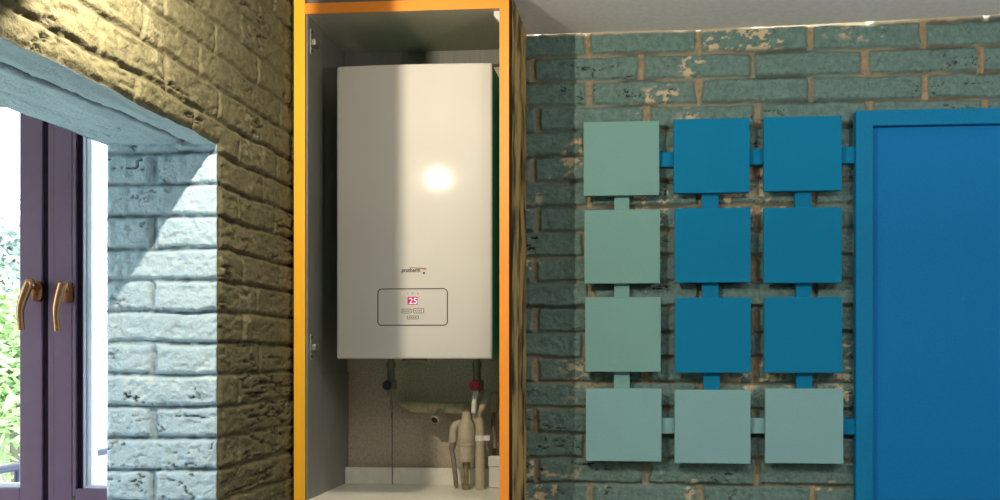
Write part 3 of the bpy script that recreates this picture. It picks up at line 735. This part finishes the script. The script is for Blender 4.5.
# ------------------------------------------------------------------ square tiles, connecting strips and the blue door
YT = 2.952; THK = .018
cols = [(583.5, 659.3), (673.6, 749.6), (763.6, 841.8)]
rowsY = [[(122, 195), (119.2, 192.3), (117, 190.3)], [(210, 283.3), (208.3, 282.3), (207.8, 282.8)], [(297.3, 372), (297.6, 373), (297, 373)], [(388.5, 461.8), (389.8, 464), (388.6, 464)]]
xoff = [[0, 0, 0], [.8, 1.0, 0], [1.5, 1.2, .6], [2.2, 1.0, 1.6]]
pale = {(0,0): 'tile_pale', (1,0): 'tile_pale', (2,0): 'tile_pale', (3,0): 'tile_pale_blue', (3,1): 'tile_pale_blue', (3,2): 'tile_pale_blue'}
rown = ['top', 'second', 'third', 'bottom']; coln = ['left', 'middle', 'right']
tlabels = {
 (0,0): 'pale teal square tile at the top of the left column, nearest the ceiling',
 (1,0): 'pale teal square tile second from the top in the left column',
 (2,0): 'pale teal square tile third from the top in the left column',
 (3,0): 'pale blue grey square tile at the bottom left corner of the tile grid',
 (3,1): 'pale blue grey square tile at the bottom of the middle column',
 (3,2): 'pale blue grey square tile at the bottom right, beside the blue door',
 (0,1): 'deep blue square tile at the top of the middle column',
 (1,1): 'deep blue square tile second from the top in the middle column',
 (2,1): 'deep blue square tile third in the middle column, just above a pale one',
 (0,2): 'deep blue square tile at the top right of the grid, beside the blue door',
 (1,2): 'deep blue square tile second from the top in the right column',
 (2,2): 'deep blue square tile third in the right column, just above a pale one'}
for r in range(4):
    for c in range(3):
        x0_, x1_ = cols[c]; y0_, y1_ = rowsY[r][c]; x0_ += xoff[r][c]; x1_ += xoff[r][c]
        A_ = PY(x0_, y0_, YT); B_ = PY(x1_, y1_, YT)
        hw, hh = (B_.x-A_.x)/2, (A_.z-B_.z)/2
        bm = bmesh.new(); box(bm, -hw, hw, 0, THK, -hh, hh)
        rt = empty('square_tile', ((A_.x+B_.x)/2, YT, (A_.z+B_.z)/2)); tag(rt, tlabels[(r, c)], 'tile', 'square felt tiles on the brick wall')
        bmesh.ops.translate(bm, verts=bm.verts, vec=rt.location)
        build('face', bm, M[pale.get((r, c), 'tile_blue')], rt, bevel=.0022)
        bm = bmesh.new(); box(bm, -hw*.86, hw*.86, THK, YB-.004-YT, -hh*.86, hh*.86); bmesh.ops.translate(bm, verts=bm.verts, vec=rt.location)
        build('spacer', bm, M['dark_line'], rt)
YS = 2.972
def strip(x0_, x1_, y0_, y1_, m, label):
    A_ = PY(x0_, y0_, YS); B_ = PY(x1_, y1_, YS)
    o = build('connecting_strip', bx(A_.x, B_.x, YS, YB-.004, B_.z, A_.z), M[m], None, bevel=.001)
    # origin at the strip itself
    c_ = Vector(((A_.x+B_.x)/2, YS, (A_.z+B_.z)/2)); o.data.transform(Matrix.Translation(-c_)); o.location = c_
    tag(o, label, 'strip', 'short strips joining the square tiles')
xe = {0: 6, 1: 6}
strip(655, 678, 152.0, 166.5, 'tile_blue', 'blue strip joining the top pale teal tile to the top blue tile')
strip(745, 768, 149.0, 164.3, 'tile_blue', 'blue strip joining the two blue tiles of the top row')
strip(837, 858, 146.8, 163.0, 'tile_blue', 'blue strip joining the top right blue tile to the door frame')
strip(656, 679, 418.2, 433.6, 'tile_pale_blue', 'pale strip joining the left and middle tiles of the bottom row')
strip(746, 769, 418.2, 433.6, 'tile_pale_blue', 'pale strip joining the middle and right tiles of the bottom row')
strip(839, 858, 419.0, 434.5, 'tile_blue', 'blue strip joining the bottom right pale tile to the door frame')
vx = [[(614.3, 629.3), (614.3, 629.3), (613.8, 629.6)], [(701.5, 718.5), (702, 718.5), (703.3, 719.5)], [(795, 811.3), (796, 812), (796.3, 812.5)]]
ends = ['first and second', 'second and third', 'third and fourth']
for c in range(3):
    for k_ in range(3):
        y0_ = rowsY[k_][c][1]-5; y1_ = rowsY[k_+1][c][0]+5
        strip(vx[c][k_][0], vx[c][k_][1], y0_, y1_, 'tile_pale' if c == 0 else 'tile_blue',
              '%s upright strip between the %s tiles down the %s column' % ('pale teal' if c == 0 else 'blue', ends[k_], coln[c]))
# blue door
dx0, dx1 = PY(856, 300, 2.958).x, PY(873, 300, 2.958).x
dz1, dz0 = PY(930, 109, 2.958).z, PY(930, 124.5, 2.958).z
dr = dx0+1.02
d = empty('door_1', ((dx0+dr)/2, 2.98, 0)); tag(d, 'large plain blue door with a raised blue frame', 'door', kind='structure')
cw = dx1-dx0
bm = bmesh.new(); yf, yb = 2.958, YB-.004
tilt = .006
def prism(bm, pts):
    a = [bm.verts.new((x_, yf, z_)) for x_, z_ in pts]; b2 = [bm.verts.new((x_, yb, z_)) for x_, z_ in pts]
    n_ = len(pts); bm.faces.new(a); bm.faces.new(b2[::-1])
    for i in range(n_): bm.faces.new((a[i], b2[i], b2[(i+1)%n_], a[(i+1)%n_]))
prism(bm, [(dx0, 0), (dx1, 0), (dx1, dz0), (dr-cw, dz0), (dr-cw, 0), (dr, 0), (dr, dz1), (dx0, dz1)])
build('door_frame', bm, M['frame_blue'], d, bevel=.0015)
lf = build('door_leaf', bx(dx1+.002, dr-cw-.002, 2.976, YB-.004, .006, dz0-.002), M['door_blue'], d, bevel=.001)

# ------------------------------------------------------------------ lights
LX, LY, LZ = -.735, 1.55, CAMZ+.78
lamp = empty('ceiling_lamp', (LX, LY, ceil_z(LX))); tag(lamp, 'small white ceiling lamp beside the ochre brick wall', 'lamp')
bm = bmesh.new(); lathe(bm, (LX, LY-.005, ceil_z(LX)), [(.045, -.002), (.045, -.018), (.012, -.024), (.010, LZ+.02-ceil_z(LX))][::-1], 20); build('canopy', bm, M['lamp_metal'], lamp, smooth=True, angle=35)
# added blocker near the bulb, shaped to shade the boiler's left part
FD = .15
slope_r = (PY(402, 200, YBF).x-LX)/(YBF-LY); slope_l = (CABL+.052-LX)/(YC-LY)
build('shadow_blocker', bx(LX+slope_l*FD, LX+slope_r*FD, LY+FD-.001, LY+FD, LZ-.143, ceil_z(LX)-.001), M['black'], lamp)
li = bpy.data.lights.new('bulb', 'SPOT'); li.energy = 45; li.spot_size = math.radians(162); li.spot_blend = .08; li.color = (1.0, .86, .66); li.shadow_soft_size = .0035
lo_ = bpy.data.objects.new('bulb', li); COL.objects.link(lo_); lo_.parent = lamp; lo_.location = (0, 0, LZ-ceil_z(LX)); lo_.rotation_euler = Vector((.40, .42, -.74)).to_track_quat('-Z', 'Y').to_euler()
# added fill light brightening ceiling and room: upward disk on a made-up stand
fi = bpy.data.lights.new('fill_light_disk', 'AREA'); fi.energy = 56; fi.size = .35; fi.shape = 'DISK'; fi.color = (1.0, .95, .87)
up = empty('fill_light', (1.25, .9, 0)); tag(up, 'added unseen fill light on a slim white stand in the right half of the room', 'lamp')
bm = bmesh.new(); lathe(bm, (1.25, .9, 0), [(.15, .001), (.15, .02), (.02, .03), (.015, 1.70)], 24); build('stem', bm, M['lamp_metal'], up, smooth=True, angle=35)
bm = bmesh.new(); lathe(bm, (1.25, .9, 0), [(.03, 1.70), (.19, 1.80), (.20, 1.86), (.19, 1.86), (.18, 1.81), (.02, 1.73)], 24); build('bowl', bm, M['lamp_metal'], up, smooth=True, angle=35)
fo = bpy.data.objects.new('fill_light_disk', fi); COL.objects.link(fo); fo.parent = up; fo.location = (0, 0, 1.865); fo.rotation_euler = (math.pi, 0, 0)

w = bpy.data.worlds.new('sky'); scn.world = w; w.use_nodes = True
bg = w.node_tree.nodes['Background']; bg.inputs[0].default_value = (.78,.89,1.0,1); bg.inputs[1].default_value = 7.2

# ------------------------------------------------------------------ camera
cam = bpy.data.cameras.new('camera'); co_ = bpy.data.objects.new('camera', cam); COL.objects.link(co_)
co_.location = (0, 0, CAMZ); co_.rotation_euler = (math.pi/2, 0, TH)
cam.sensor_width = 36; cam.lens = 36*F/1000
cam.shift_x = (500-PX0)/1000; cam.shift_y = (PY0-250)/1000
cam.clip_start = .02
scn.camera = co_
scn.view_settings.view_transform = 'Standard'
